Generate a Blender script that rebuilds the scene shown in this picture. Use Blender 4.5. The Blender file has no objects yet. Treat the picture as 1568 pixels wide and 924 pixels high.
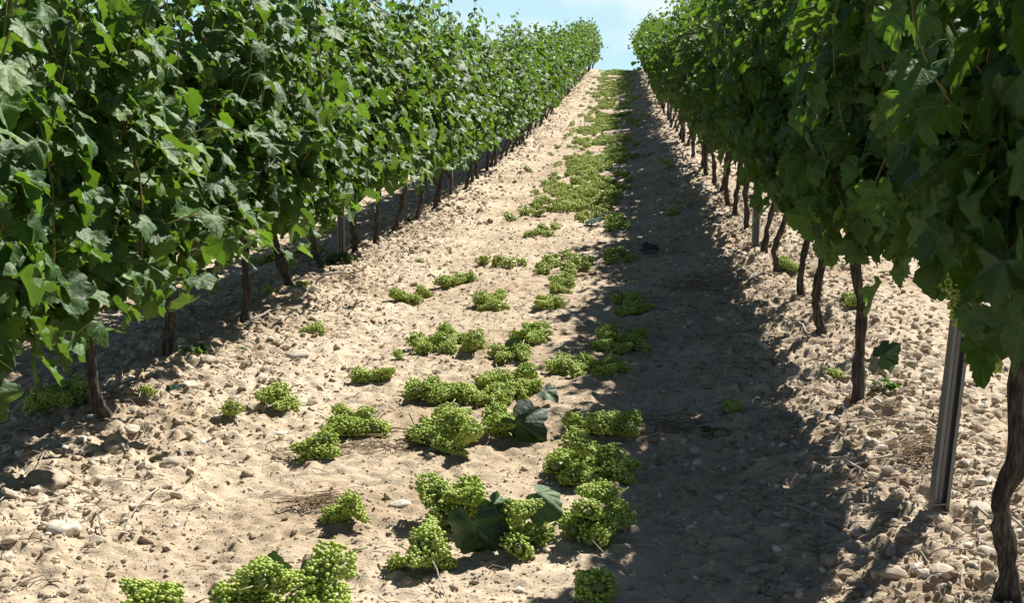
import bpy, math, random
import numpy as np
from mathutils import Vector, Matrix, noise as mnoise

S = bpy.context.scene
C = S.collection
# ---------------------------------------------------------------- camera, sky, sun, exposure
cam_d = bpy.data.cameras.new("camera"); cam = bpy.data.objects.new("camera", cam_d); C.objects.link(cam)
cam_d.lens = 36.0 * 2000 / 1568; cam_d.sensor_width = 36; cam_d.clip_start = .05; cam_d.clip_end = 3000
cam.location = (0, 0, 0)
cam.rotation_euler = (math.radians(90 - 7.44), 0, math.radians(4.81))
S.camera = cam

SUN = Vector((.49, .75, 1.0)).normalized()
W = bpy.data.worlds.new("World"); S.world = W; W.use_nodes = True
nt = W.node_tree; nt.nodes.clear()
wo = nt.nodes.new('ShaderNodeOutputWorld'); bg = nt.nodes.new('ShaderNodeBackground')
sky = nt.nodes.new('ShaderNodeTexSky'); sky.sky_type = 'NISHITA'; sky.sun_disc = False
sky.sun_elevation = math.asin(SUN.z); sky.sun_rotation = math.atan2(SUN.x, SUN.y)
sky.altitude = 400; sky.air_density = .6; sky.dust_density = .3; sky.ozone_density = 1.0
bg.inputs['Strength'].default_value = .05
# thin bright clouds in the sky itself (by direction)
tc = nt.nodes.new('ShaderNodeTexCoord'); mp = nt.nodes.new('ShaderNodeMapping')
mp.inputs['Scale'].default_value = (1, 1, 2.6); mp.inputs['Location'].default_value = (.35, .1, .22)
nz = nt.nodes.new('ShaderNodeTexNoise'); nz.inputs['Scale'].default_value = 9.5; nz.inputs['Detail'].default_value = 5; nz.inputs['Roughness'].default_value = .5
rp = nt.nodes.new('ShaderNodeValToRGB'); rp.color_ramp.elements[0].position = .46; rp.color_ramp.elements[1].position = .66
rp.color_ramp.elements[0].color = (0, 0, 0, 1); rp.color_ramp.elements[1].color = (.85, .85, .85, 1)
mx = nt.nodes.new('ShaderNodeMix'); mx.data_type = 'RGBA'
mx.inputs[7].default_value = (9.3, 10.2, 10.5, 1)
nt.links.new(tc.outputs['Generated'], mp.inputs[0]); nt.links.new(mp.outputs[0], nz.inputs['Vector'])
nt.links.new(nz.outputs['Fac'], rp.inputs[0]); 

# bright pale air low over the horizon
sx = nt.nodes.new('ShaderNodeSeparateXYZ'); hr = nt.nodes.new('ShaderNodeMapRange'); hm = nt.nodes.new('ShaderNodeMix'); hm.data_type = 'RGBA'
hr.inputs[1].default_value = .09; hr.inputs[2].default_value = .20; hr.inputs[3].default_value = .9; hr.inputs[4].default_value = 0.0
hm.inputs[7].default_value = (6.1, 9.1, 9.9, 1)
nt.links.new(tc.outputs['Generated'], sx.inputs[0]); nt.links.new(sx.outputs['Z'], hr.inputs[0]); nt.links.new(hr.outputs[0], hm.inputs[0])
cf = nt.nodes.new('ShaderNodeMapRange'); cf.inputs[1].default_value = .12; cf.inputs[2].default_value = .26; cf.inputs[3].default_value = 1; cf.inputs[4].default_value = 0
cm = nt.nodes.new('ShaderNodeMath'); cm.operation = 'MULTIPLY'
nt.links.new(sx.outputs['Z'], cf.inputs[0]); nt.links.new(cf.outputs[0], cm.inputs[0]); nt.links.new(rp.outputs[0], cm.inputs[1]); nt.links.new(cm.outputs[0], mx.inputs[0])
nt.links.new(sky.outputs[0], hm.inputs[6]); nt.links.new(hm.outputs[2], mx.inputs[6]); nt.links.new(mx.outputs[2], bg.inputs[0]); nt.links.new(bg.outputs[0], wo.inputs[0])

sl = bpy.data.lights.new("sun", 'SUN'); sl.energy = 5.0; sl.angle = math.radians(.55); sl.color = (1, .955, .88)
so = bpy.data.objects.new("sun", sl); C.objects.link(so); so.location = (20, 30, 40)
so.rotation_euler = (-SUN).to_track_quat('-Z', 'Y').to_euler()

S.view_settings.view_transform = 'Standard'; S.view_settings.look = 'None'; S.view_settings.gamma = 1
S.view_settings.use_curve_mapping = False; S.view_settings.exposure = 1.0
cy = S.cycles
cy.max_bounces = 5; cy.diffuse_bounces = 3; cy.glossy_bounces = 2; cy.transmission_bounces = 3; cy.transparent_max_bounces = 4
cy.caustics_reflective = False; cy.caustics_refractive = False

RNG = np.random.default_rng(7)
random.seed(7)

# ---------------------------------------------------------------- terrain maths
SLOPE = 0.05
ROW_L, ROW_R = -2.1, 1.0
PITCH = 3.1
_LY = [-30, 0, 5, 6, 8, 10, 12.5, 15, 20, 25, 33, 42, 60, 66, 72, 80, 110, 200, 900]
_LZ = [-1.40, -1.40, -1.40, -1.37, -1.42, -1.46, -1.55, -1.63, -1.65, -1.64, -1.5, -1.15, -.42, -.25, -.30, -.75, -4.5, -17, -130]
_RY = [-30, 0, 3.3, 6, 8.5, 14, 25, 32, 42, 52, 60, 66, 72, 80, 110, 200, 900]
_RZ = [-1.36, -1.36, -1.36, -1.37, -1.33, -1.33, -1.29, -1.2, -.86, -.50, -.32, -.25, -.32, -.8, -4.5, -17, -130]

def _smooth_table(ky, kz):
    yy = np.linspace(-30, 130, 1601)
    zz = np.interp(yy, ky, kz)
    k = np.ones(21) / 21
    for _ in range(2):
        zz = np.convolve(np.pad(zz, 10, mode='edge'), k, mode='valid')
    return yy, zz
_TL = _smooth_table(_LY, _LZ)
_TR = _smooth_table(_RY, _RZ)

def _prof(tab, ky, kz, y):
    return np.where(y < 120, np.interp(y, tab[0], tab[1]), np.interp(y, ky, kz))

def row_x(k, y):
    """x of vine row k (0 = the row past the lane, 1 = the row beside the camera) at distance y"""
    y = np.asarray(y, float)
    t = np.clip((y - 25) / 45, 0, 1)
    bend = 0.45 * t * t * (3 - 2 * t)
    if k <= 0:
        return ROW_L + PITCH * k + bend
    return ROW_R + PITCH * (k - 1) + 0 * y

def ground_smooth(x, y):
    x = np.asarray(x, float); y = np.asarray(y, float)
    xl = row_x(0, y); xr = row_x(1, y)
    t = np.clip((x - xl) / (xr - xl), -.25, 1.1)
    z = (1 - t) * _prof(_TL, _LY, _LZ, y) + t * _prof(_TR, _RY, _RZ, y)
    d = np.full(np.broadcast(x, y).shape, 9.0)
    for k in (-2, -1, 0, 1, 2, 3):
        d = np.minimum(d, np.abs(x - row_x(k, y)))
    z = z - 0.07 * (1 - np.exp(-(d / .5) ** 2)) - .018 * np.exp(-((d - .85) / .16) ** 2)
    return z + SLOPE * y

def _hash(ix, iy, seed):
    h = (ix * 374761393 + iy * 668265263 + seed * 974634777) & 0xffffffff
    h = ((h ^ (h >> 13)) * 1274126177) & 0xffffffff
    h = (h ^ (h >> 16)) & 0xffff
    return h / 65535.0

def vnoise(x, y, seed=0):
    x = np.asarray(x, float); y = np.asarray(y, float)
    ix = np.floor(x).astype(np.int64); iy = np.floor(y).astype(np.int64)
    fx = x - ix; fy = y - iy
    fx = fx * fx * fx * (fx * (fx * 6 - 15) + 10); fy = fy * fy * fy * (fy * (fy * 6 - 15) + 10)
    a = _hash(ix, iy, seed); b = _hash(ix + 1, iy, seed); c = _hash(ix, iy + 1, seed); d = _hash(ix + 1, iy + 1, seed)
    return (a * (1 - fx) + b * fx) * (1 - fy) + (c * (1 - fx) + d * fx) * fy - .5

def row_dist(x, y):
    d = np.full(np.broadcast(x, y).shape, 9.0)
    for k in (-2, -1, 0, 1, 2, 3):
        d = np.minimum(d, np.abs(x - row_x(k, y)))
    return d

def ground(x, y):
    """full terrain height: smooth profile plus clods and ruts (real relief)"""
    x = np.asarray(x, float); y = np.asarray(y, float)
    z = ground_smooth(x, y)
    rough = .55 + .6 * np.exp(-(row_dist(x, y) / .55) ** 2)
    n = .05 * vnoise(x / .7, y / .9, 1) + .030 * vnoise(x / .22 + 3, y / .22, 2)
    c = np.abs(vnoise(x / .085, y / .085, 3))
    n = n + .046 * (.25 - c) + .034 * vnoise(x / .045, y / .04, 4) + .018 * vnoise(x / .024, y / .022, 5)
    return z + rough * n

# ---------------------------------------------------------------- helpers
def mesh(name, V, F, mat, smooth=True, attr=None):
    """V n x 3, F list of index lists or an m x 3 / m x 4 array; attr: n x 3 floats kept as a point colour 'var'"""
    me = bpy.data.meshes.new(name)
    V = np.asarray(V, np.float32)
    if isinstance(F, np.ndarray):
        m, k = F.shape
        me.vertices.add(len(V)); me.vertices.foreach_set('co', V.ravel())
        me.loops.add(m * k); me.loops.foreach_set('vertex_index', F.astype(np.int32).ravel())
        me.polygons.add(m); me.polygons.foreach_set('loop_start', np.arange(0, m * k, k, dtype=np.int32))
        me.polygons.foreach_set('loop_total', np.full(m, k, dtype=np.int32))
        me.update(calc_edges=True)
    else:
        me.from_pydata([tuple(v) for v in V], [], F)
    me.polygons.foreach_set('use_smooth', np.full(len(me.polygons), smooth, dtype=bool))
    if attr is not None:
        a = me.color_attributes.new('var', 'FLOAT_COLOR', 'POINT')
        col = np.ones((len(V), 4), np.float32); col[:, :3] = attr
        a.data.foreach_set('color', col.ravel())
    me.materials.append(mat); me.update()
    return me

def obj(name, me, parent=None, loc=None, rz=0):
    o = bpy.data.objects.new(name, me); C.objects.link(o)
    if parent is not None: o.parent = parent
    if loc is not None: o.location = loc
    o.rotation_euler = (0, 0, rz)
    return o

def tag(o, label=None, cat=None, group=None, kind=None):
    if label: o['label'] = label
    if cat: o['category'] = cat
    if group: o['group'] = group
    if kind: o['kind'] = kind
    return o

def empty(name, loc, rz=0):
    o = obj(name, None, None, loc, rz); o.empty_display_size = .1
    return o

class Acc:
    """collects triangles of one mesh"""
    def __init__(s): s.v = []; s.f = []; s.a = []; s.n = 0
    def add(s, V, F, A=None):
        V = np.asarray(V, float); s.v.append(V); s.f.append(np.asarray(F, int) + s.n)
        if A is None: A = np.full((len(V), 3), .5)
        A = np.asarray(A, float)
        if A.ndim == 1: A = np.tile(A, (len(V), 1))
        s.a.append(A); s.n += len(V)
    def build(s, name, mat, smooth=True):
        return mesh(name, np.concatenate(s.v), np.concatenate(s.f), mat, smooth, np.concatenate(s.a))

def tube(pts, rad, k=6, cap=True, jit=0, rng=None, lobes=None):
    """tapered tube along points -> V, F (triangles)"""
    P = np.asarray(pts, float); n = len(P); rad = np.broadcast_to(np.asarray(rad, float), (n,))
    T = np.gradient(P, axis=0); T /= np.linalg.norm(T, axis=1)[:, None] + 1e-9
    up = np.array([0, 0, 1.]) if abs(T[0, 2]) < .9 else np.array([0, 1., 0])
    X = np.cross(T, up); X /= np.linalg.norm(X, axis=1)[:, None] + 1e-9
    Y = np.cross(T, X)
    th = np.arange(k) * 2 * np.pi / k
    r = rad[:, None] * np.ones(k)
    if lobes is not None: r = r * lobes
    if jit: r = r * (1 + jit * rng.standard_normal((n, k)))
    V = P[:, None] + r[..., None] * (np.cos(th)[None, :, None] * X[:, None] + np.sin(th)[None, :, None] * Y[:, None])
    V = V.reshape(-1, 3)
    i = np.arange(n - 1)[:, None] * k; j = np.arange(k)[None]; j2 = (j + 1) % k
    a = i + j; b = i + j2; c = i + k + j2; d = i + k + j
    F = np.concatenate([np.stack([a, b, c], -1).reshape(-1, 3), np.stack([a, c, d], -1).reshape(-1, 3)])
    if cap:
        V = np.concatenate([V, P[-1:], P[:1]]); q = n * k
        jj = np.arange(k); j2 = (jj + 1) % k
        F = np.concatenate([F, np.stack([(n - 1) * k + jj, (n - 1) * k + j2, np.full(k, q)], -1), np.stack([j2, jj, np.full(k, q + 1)], -1)])
    return V, F

def ico(sub):
    import bmesh
    bm = bmesh.new(); bmesh.ops.create_icosphere(bm, subdivisions=sub, radius=1)
    V = np.array([v.co[:] for v in bm.verts]); F = np.array([[v.index for v in f.verts] for f in bm.faces]); bm.free()
    return V, F
ICO1, ICO2, ICO3 = ico(1), ico(2), ico(3)

# ---------------------------------------------------------------- materials
def newmat(name):
    m = bpy.data.materials.new(name); m.use_nodes = True; t = m.node_tree; t.nodes.clear()
    out = t.nodes.new('ShaderNodeOutputMaterial')
    def N(kind, **kw):
        n = t.nodes.new('ShaderNode' + kind)
        for k, v in kw.items():
            if k in n.inputs.keys(): n.inputs[k].default_value = v
            else: setattr(n, k, v)
        return n
    def L(a, b): t.links.new(a, b)
    return m, t, out, N, L

def ramp(n, stops):
    cr = n.color_ramp
    while len(cr.elements) < len(stops): cr.elements.new(.5)
    for e, (p, c) in zip(cr.elements, stops): e.position = p; e.color = (*c, 1)

def mat_leaf(name, dark, mid, young, trans, rough=.57, tfac=.32, spec=.36):
    m, t, out, N, L = newmat(name)
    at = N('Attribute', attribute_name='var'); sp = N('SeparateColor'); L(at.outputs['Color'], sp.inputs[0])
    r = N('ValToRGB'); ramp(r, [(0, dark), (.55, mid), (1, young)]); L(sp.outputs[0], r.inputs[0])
    geo = N('TexCoord'); nz = N('TexNoise', Scale=55.0, Detail=4.0); L(geo.outputs['Object'], nz.inputs['Vector'])
    mv = N('Mix', data_type='RGBA', blend_type='MULTIPLY'); mv.inputs[0].default_value = .45
    r2 = N('ValToRGB'); ramp(r2, [(.3, (.62, .62, .6)), (.7, (1.25, 1.2, 1.1))]); L(nz.outputs['Fac'], r2.inputs[0])
    L(r.outputs[0], mv.inputs[6]); L(r2.outputs[0], mv.inputs[7])
    vein = N('Mix', data_type='RGBA'); vein.inputs[7].default_value = (young[0] * 1.5, young[1] * 1.35, young[2] * 1.7, 1)
    pw = N('Math', operation='POWER'); pw.inputs[1].default_value = 9; L(sp.outputs[1], pw.inputs[0])
    ms = N('Math', operation='MULTIPLY'); ms.inputs[1].default_value = .75; L(pw.outputs[0], ms.inputs[0])
    L(ms.outputs[0], vein.inputs[0]); L(mv.outputs[2], vein.inputs[6])
    # paler underside of the blade
    gm = N('NewGeometry'); und = N('Mix', data_type='RGBA'); und.inputs[7].default_value = (.10, .16, .075, 1)
    mb = N('Math', operation='MULTIPLY'); mb.inputs[1].default_value = .6; L(gm.outputs['Backfacing'], mb.inputs[0])
    L(mb.outputs[0], und.inputs[0]); L(vein.outputs[2], und.inputs[6])
    pb = N('BsdfPrincipled', Roughness=rough); pb.inputs['Specular IOR Level'].default_value = spec
    L(und.outputs[2], pb.inputs['Base Color'])
    bp = N('Bump', Strength=.8, Distance=.006); L(nz.outputs['Fac'], bp.inputs['Height']); L(bp.outputs[0], pb.inputs['Normal'])
    tr = N('BsdfTranslucent'); rt = N('ValToRGB')
    ramp(rt, [(0, tuple(x * .6 for x in trans)), (1, tuple(x * 1.3 for x in trans))]); L(sp.outputs[0], rt.inputs[0]); L(rt.outputs[0], tr.inputs['Color'])
    mi = N('MixShader'); mi.inputs[0].default_value = tfac; L(pb.outputs[0], mi.inputs[1]); L(tr.outputs[0], mi.inputs[2])
    L(mi.outputs[0], out.inputs[0])
    return m

def mat_rock(name, stops, bump=.4, scale=30.0, rough=.9):
    m, t, out, N, L = newmat(name)
    at = N('Attribute', attribute_name='var'); sp = N('SeparateColor'); L(at.outputs['Color'], sp.inputs[0])
    r = N('ValToRGB'); ramp(r, stops); L(sp.outputs[0], r.inputs[0])
    geo = N('TexCoord'); nz = N('TexNoise', Scale=scale, Detail=5.0, Roughness=.65); L(geo.outputs['Object'], nz.inputs['Vector'])
    r2 = N('ValToRGB'); ramp(r2, [(.3, (.6, .57, .54)), (.65, (1.15, 1.15, 1.15))]); L(nz.outputs['Fac'], r2.inputs[0])
    mv = N('Mix', data_type='RGBA', blend_type='MULTIPLY'); mv.inputs[0].default_value = .8
    L(r.outputs[0], mv.inputs[6]); L(r2.outputs[0], mv.inputs[7])
    pb = N('BsdfPrincipled', Roughness=rough); pb.inputs['Specular IOR Level'].default_value = .25; L(mv.outputs[2], pb.inputs['Base Color'])
    bp = N('Bump', Strength=bump, Distance=.006); L(nz.outputs['Fac'], bp.inputs['Height']); L(bp.outputs[0], pb.inputs['Normal'])
    L(pb.outputs[0], out.inputs[0])
    return m

def mat_soil():
    m, t, out, N, L = newmat('soil')
    tc = N('TexCoord')
    n1 = N('TexNoise', Scale=1.1, Detail=4.0, Roughness=.55); n2 = N('TexNoise', Scale=16.0, Detail=6.0, Roughness=.7); n3 = N('TexNoise', Scale=120.0, Detail=4.0, Roughness=.7)
    vo = N('TexVoronoi', Scale=46.0, feature='F1')
    for n in (n1, n2, n3, vo): L(tc.outputs['Object'], n.inputs['Vector'])
    r1 = N('ValToRGB'); ramp(r1, [(.34, (.36, .28, .19)), (.5, (.46, .37, .265)), (.68, (.54, .45, .335))]); L(n1.outputs['Fac'], r1.inputs[0])
    r2 = N('ValToRGB'); ramp(r2, [(.28, (.62, .58, .54)), (.5, (1, 1, 1)), (.75, (1.22, 1.2, 1.18))]); L(n2.outputs['Fac'], r2.inputs[0])
    m1 = N('Mix', data_type='RGBA', blend_type='MULTIPLY'); m1.inputs[0].default_value = .85; L(r1.outputs[0], m1.inputs[6]); L(r2.outputs[0], m1.inputs[7])
    # small pale pebbles and crumbs set in the soil
    r3 = N('ValToRGB'); ramp(r3, [(.0, (1, 1, 1)), (.17, (1, 1, 1)), (.27, (0, 0, 0))]); L(vo.outputs['Distance'], r3.inputs[0])
    sc = N('SeparateColor'); L(vo.outputs['Color'], sc.inputs[0])
    gt = N('Math', operation='GREATER_THAN'); gt.inputs[1].default_value = .72; L(sc.outputs[0], gt.inputs[0])
    mm = N('Math', operation='MULTIPLY'); L(r3.outputs[0], mm.inputs[0]); L(gt.outputs[0], mm.inputs[1])
    m2 = N('Mix', data_type='RGBA'); m2.inputs[7].default_value = (.50, .45, .38, 1); L(mm.outputs[0], m2.inputs[0]); L(m1.outputs[2], m2.inputs[6])
    r4 = N('ValToRGB'); ramp(r4, [(.30, (.55, .5, .46)), (.48, (1, 1, 1))]); L(n3.outputs['Fac'], r4.inputs[0])
    m3 = N('Mix', data_type='RGBA', blend_type='MULTIPLY'); m3.inputs[0].default_value = .6; L(m2.outputs[2], m3.inputs[6]); L(r4.outputs[0], m3.inputs[7])
    pb = N('BsdfPrincipled', Roughness=.95); pb.inputs['Specular IOR Level'].default_value = .15; L(m3.outputs[2], pb.inputs['Base Color'])
    ad = N('Math', operation='ADD'); L(n2.outputs['Fac'], ad.inputs[0])
    ad2 = N('Math', operation='MULTIPLY_ADD'); ad2.inputs[1].default_value = .5; L(n3.outputs['Fac'], ad2.inputs[0]); L(ad.outputs[0], ad2.inputs[2]); L(mm.outputs[0], ad.inputs[1])
    bp = N('Bump', Strength=.9, Distance=.010); L(ad2.outputs[0], bp.inputs['Height']); L(bp.outputs[0], pb.inputs['Normal'])
    L(pb.outputs[0], out.inputs[0])
    return m

def mat_bark():
    m, t, out, N, L = newmat('bark')
    tc = N('TexCoord'); mp = N('Mapping'); mp.inputs['Scale'].default_value = (1, 1, .14); L(tc.outputs['Object'], mp.inputs[0])
    nz = N('TexNoise', Scale=95.0, Detail=5.0, Roughness=.6); L(mp.outputs[0], nz.inputs['Vector'])
    r = N('ValToRGB'); ramp(r, [(.32, (.020, .016, .013)), (.5, (.060, .049, .041)), (.7, (.16, .14, .12))]); L(nz.outputs['Fac'], r.inputs[0])
    pb = N('BsdfPrincipled', Roughness=.92); pb.inputs['Specular IOR Level'].default_value = .2; L(r.outputs[0], pb.inputs['Base Color'])
    bp = N('Bump', Strength=1.0, Distance=.012); L(nz.outputs['Fac'], bp.inputs['Height']); L(bp.outputs[0], pb.inputs['Normal'])
    L(pb.outputs[0], out.inputs[0]); return m

def mat_flat(name, stops, rough=.6, spec=.4, metal=0, scale=40., tr=None, bump=.2):
    m, t, out, N, L = newmat(name)
    at = N('Attribute', attribute_name='var'); sp = N('SeparateColor'); L(at.outputs['Color'], sp.inputs[0])
    tc = N('TexCoord'); nz = N('TexNoise', Scale=scale, Detail=4.0); L(tc.outputs['Object'], nz.inputs['Vector'])
    ad = N('Math', operation='MULTIPLY_ADD'); ad.inputs[1].default_value = .5; L(nz.outputs['Fac'], ad.inputs[0])
    su = N('Math', operation='SUBTRACT'); su.inputs[1].default_value = .25; L(sp.outputs[0], su.inputs[0]); L(su.outputs[0], ad.inputs[2])
    r = N('ValToRGB'); ramp(r, stops); L(ad.outputs[0], r.inputs[0])
    pb = N('BsdfPrincipled', Roughness=rough, Metallic=metal); pb.inputs['Specular IOR Level'].default_value = spec; L(r.outputs[0], pb.inputs['Base Color'])
    bp = N('Bump', Strength=bump, Distance=.003); L(nz.outputs['Fac'], bp.inputs['Height']); L(bp.outputs[0], pb.inputs['Normal'])
    if tr:
        tl = N('BsdfTranslucent'); tl.inputs['Color'].default_value = (*tr, 1)
        mi = N('MixShader'); mi.inputs[0].default_value = .3; L(pb.outputs[0], mi.inputs[1]); L(tl.outputs[0], mi.inputs[2]); L(mi.outputs[0], out.inputs[0])
    else: L(pb.outputs[0], out.inputs[0])
    return m

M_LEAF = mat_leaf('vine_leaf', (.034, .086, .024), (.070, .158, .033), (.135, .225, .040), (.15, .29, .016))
M_DROP = mat_leaf('cut_leaf', (.020, .045, .022), (.035, .075, .030), (.07, .13, .04), (.06, .12, .02), tfac=.06, rough=.62)  # darker than the vine leaves: shade on backlit cut leaves put into the colour
M_SOIL = mat_soil(); M_BARK = mat_bark()
M_ROCK = mat_rock('limestone', [(0, (.22, .17, .12)), (.4, (.35, .285, .21)), (.75, (.42, .36, .28)), (1, (.54, .49, .41))])
M_GRAV = mat_rock('gravel', [(0, (.25, .185, .125)), (.35, (.38, .30, .21)), (.7, (.48, .41, .32)), (1, (.66, .61, .53))], scale=60.0)
M_CANE = mat_flat('green_cane', [(0, (.10, .12, .03)), (.6, (.20, .20, .06)), (1, (.25, .15, .07))], .5)
M_TWIG = mat_flat('dry_twig', [(0, (.13, .10, .075)), (.5, (.28, .24, .20)), (1, (.48, .43, .37))], .85, .2)
M_STRAW = mat_flat('dry_straw', [(0, (.08, .055, .035)), (.5, (.20, .14, .085)), (1, (.38, .30, .20))], .9, .15)
M_GRAPE = mat_flat('unripe_grape', [(0, (.21, .30, .045)), (.5, (.45, .55, .095)), (1, (.62, .66, .24))], .5, .35, tr=(.42, .56, .06), scale=25.)
M_STEM = mat_flat('grape_stalk', [(0, (.14, .20, .04)), (1, (.24, .26, .08))], .5)
M_STEEL = mat_flat('galvanised_steel', [(0, (.20, .20, .20)), (.5, (.34, .34, .34)), (1, (.48, .48, .47))], .62, .4, metal=.5, scale=18.)
M_WEED = mat_leaf('weed_leaf', (.03, .07, .02), (.06, .13, .03), (.12, .22, .04), (.15, .32, .03))

# ---------------------------------------------------------------- ground sheet and loose stones
def build_ground():
    xs = np.concatenate([np.geomspace(400, 12, 26) * -1, np.arange(-11.5, -5, .25), np.arange(-5, -3.4, .07), np.arange(-3.4, 1.95, .0125), np.arange(1.95, 3, .05), np.arange(3, 10, .25), np.geomspace(10.5, 400, 28)])
    ys = [-8.0]
    while ys[-1] < 900:
        y = ys[-1]
        st = .5 if y < 1.5 else (.0125 if y < 5.5 else .0125 * (y / 5.5) ** 1.35)
        ys.append(y + min(st, 40))
    ys = np.array(ys)
    X, Y = np.meshgrid(xs, ys)
    Z = ground(X, Y)
    V = np.stack([X, Y, Z], -1).reshape(-1, 3)
    nx, ny = len(xs), len(ys)
    i = (np.arange(ny - 1)[:, None] * nx + np.arange(nx - 1)[None]).ravel()
    F = np.stack([i, i + 1, i + nx + 1, i + nx], -1)
    o = obj('ground', mesh('ground', V, F, M_SOIL, True)); tag(o, 'pale stony soil of the lane rising to a crest', 'ground', kind='structure')
    o['kind'] = 'structure'
build_ground()

ROCKS = []
def rock_shape(base, seed, flat=.65, rough=.22, cuts=4):
    r = np.random.default_rng(seed); V, F = base
    o = r.uniform(-50, 50, 3)
    out = []
    for v in V:
        p = Vector(v) * 1.1 + Vector(o)
        out.append(np.array(v) * (1 + rough * mnoise.noise(p) + rough * .5 * mnoise.noise(p * 2.3)))
    out = np.array(out)
    for _ in range(cuts):     # a few broken faces
        n = r.standard_normal(3); n /= np.linalg.norm(n); d = r.uniform(.62, .9)
        s = out @ n; out = out - np.clip(s - d, 0, None)[:, None] * n
    return out * np.array([1, r.uniform(.65, 1), flat * r.uniform(.75, 1.15)]), F
PEB1 = [rock_shape(ICO1, 100 + i, .75, .4, 3) for i in range(10)]
PEB2 = [rock_shape(ICO2, 200 + i, .7, .36, 9) for i in range(14)]

def scatter_stones(name, x, y, size, bases, rng, label, mat=None, sink=.10):
    n = len(x); acc_v = []; acc_f = []; acc_a = []; base_n = 0
    which = rng.integers(0, len(bases), n)
    z = ground(x, y)
    for k, (V, F) in enumerate(bases):
        idx = np.where(which == k)[0]
        if not len(idx): continue
        th = rng.uniform(0, 2 * np.pi, len(idx)); c, s = np.cos(th), np.sin(th)
        sz = size[idx][:, None] * .5
        sx = rng.uniform(.85, 1.3, (len(idx), 1))
        tx = rng.normal(0, .25, (len(idx), 1)); ty = rng.normal(0, .25, (len(idx), 1))
        vx, vy, vz = V[None, :, 0] * sx, V[None, :, 1], V[None, :, 2]
        vz2 = vz + tx * vx + ty * vy
        X = x[idx][:, None] + sz * (c[:, None] * vx - s[:, None] * vy)
        Y = y[idx][:, None] + sz * (s[:, None] * vx + c[:, None] * vy)
        Z = z[idx][:, None] + sz * (vz2 + sink)
        acc_v.append(np.stack([X, Y, Z], -1).reshape(-1, 3))
        acc_f.append((F[None] + (np.arange(len(idx)) * len(V))[:, None, None]).reshape(-1, 3) + base_n)
        t = np.repeat(rng.beta(1.2, 1.3, len(idx)), len(V)); acc_a.append(np.stack([t, t, t], -1))
        base_n += len(idx) * len(V)
    o = obj(name, mesh(name, np.concatenate(acc_v), np.concatenate(acc_f), mat or M_GRAV, False, np.concatenate(acc_a)))
    return tag(o, label, 'gravel', kind='stuff')

def gravel():
    r = np.random.default_rng(11)
    def band(k, y0, y1, n, w):
        y = y0 + (y1 - y0) * r.random(n) ** 1.4; x = row_x(k, y) + r.normal(0, w, n); return x, y
    # stony strips under the vines
    xs, ys, ss = [], [], []
    for k, n, w in ((1, 13000, .42), (0, 9000, .36)):
        x, y = band(k, 2.4, 14, n, w); xs.append(x); ys.append(y); ss.append(np.clip(r.lognormal(-4.0, .48, n), .008, .065))
    x, y = band(2, 4, 14, 900, .5); xs.append(x); ys.append(y); ss.append(np.clip(r.lognormal(-3.7, .4, 900), .012, .06))
    n = 1800; xs.append(r.uniform(1.1, 3.2, n)); ys.append(r.uniform(2.6, 10, n)); ss.append(np.clip(r.lognormal(-3.7, .4, n), .012, .06))
    scatter_stones('gravel', np.concatenate(xs), np.concatenate(ys), np.concatenate(ss), PEB2, r, 'stony strip of pale pebbles under the vine rows')
    # crumbs and clods on the open lane
    n = 26000
    y = 2.3 + 14 * r.random(n) ** 1.5; x = r.uniform(-2.0, .85, n)
    keep = r.random(n) < np.clip(.30 + .9 * np.exp(-(row_dist(x, y) / .7) ** 2) + 1.6 * vnoise(x / .5, y / .7, 91), .05, 1); x, y = x[keep], y[keep]; n = len(x)
    s = np.clip(r.lognormal(-4.5, .6, n), .006, .055)
    scatter_stones('soil_clods', x, y, s, PEB2, r, 'crumbly clods of earth on the open soil of the lane', M_SOIL, -.05)
    n = 42000; y = 2.3 + 9 * r.random(n) ** 1.6; x = r.uniform(-2.4, 1.3, n); s = np.clip(r.lognormal(-4.95, .45, n), .004, .02)
    keep = r.random(n) < np.clip(.6 + 1.2 * vnoise(x / .35, y / .5, 93), .1, 1); x, y, s = x[keep], y[keep], s[keep]
    scatter_stones('soil_crumbs', x, y, s, PEB1, r, 'fine dry crumbs of earth covering the lane', M_SOIL, .0)
    n = 2600; y = 2.3 + 14 * r.random(n) ** 1.5; x = r.uniform(-2.0, .85, n); s = np.clip(r.lognormal(-4.4, .5, n), .006, .04)
    scatter_stones('gravel', x, y, s, PEB2, r, 'scattered small pebbles on the open soil of the lane')
    # the strips farther up the hill
    xs, ys, ss = [], [], []
    for k, n, w in ((1, 3000, .36), (0, 3000, .32)):
        x, y = band(k, 13, 62, n, w); xs.append(x); ys.append(y); ss.append(np.clip(r.lognormal(-3.2, .4, n), .02, .10))
    n = 3200; y = r.uniform(14, 60, n); xs.append(r.uniform(-2.0, .85, n)); ys.append(y); ss.append(np.clip(r.lognormal(-3.6, .45, n), .012, .07))
    n = 2500; xs.append(r.uniform(-5.0, -2.3, n)); ys.append(r.uniform(4.5, 18, n)); ss.append(np.clip(r.lognormal(-3.9, .45, n), .010, .06))
    scatter_stones('gravel', np.concatenate(xs), np.concatenate(ys), np.concatenate(ss), PEB1, r, 'stones along the vine rows farther up the slope')
gravel()

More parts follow.
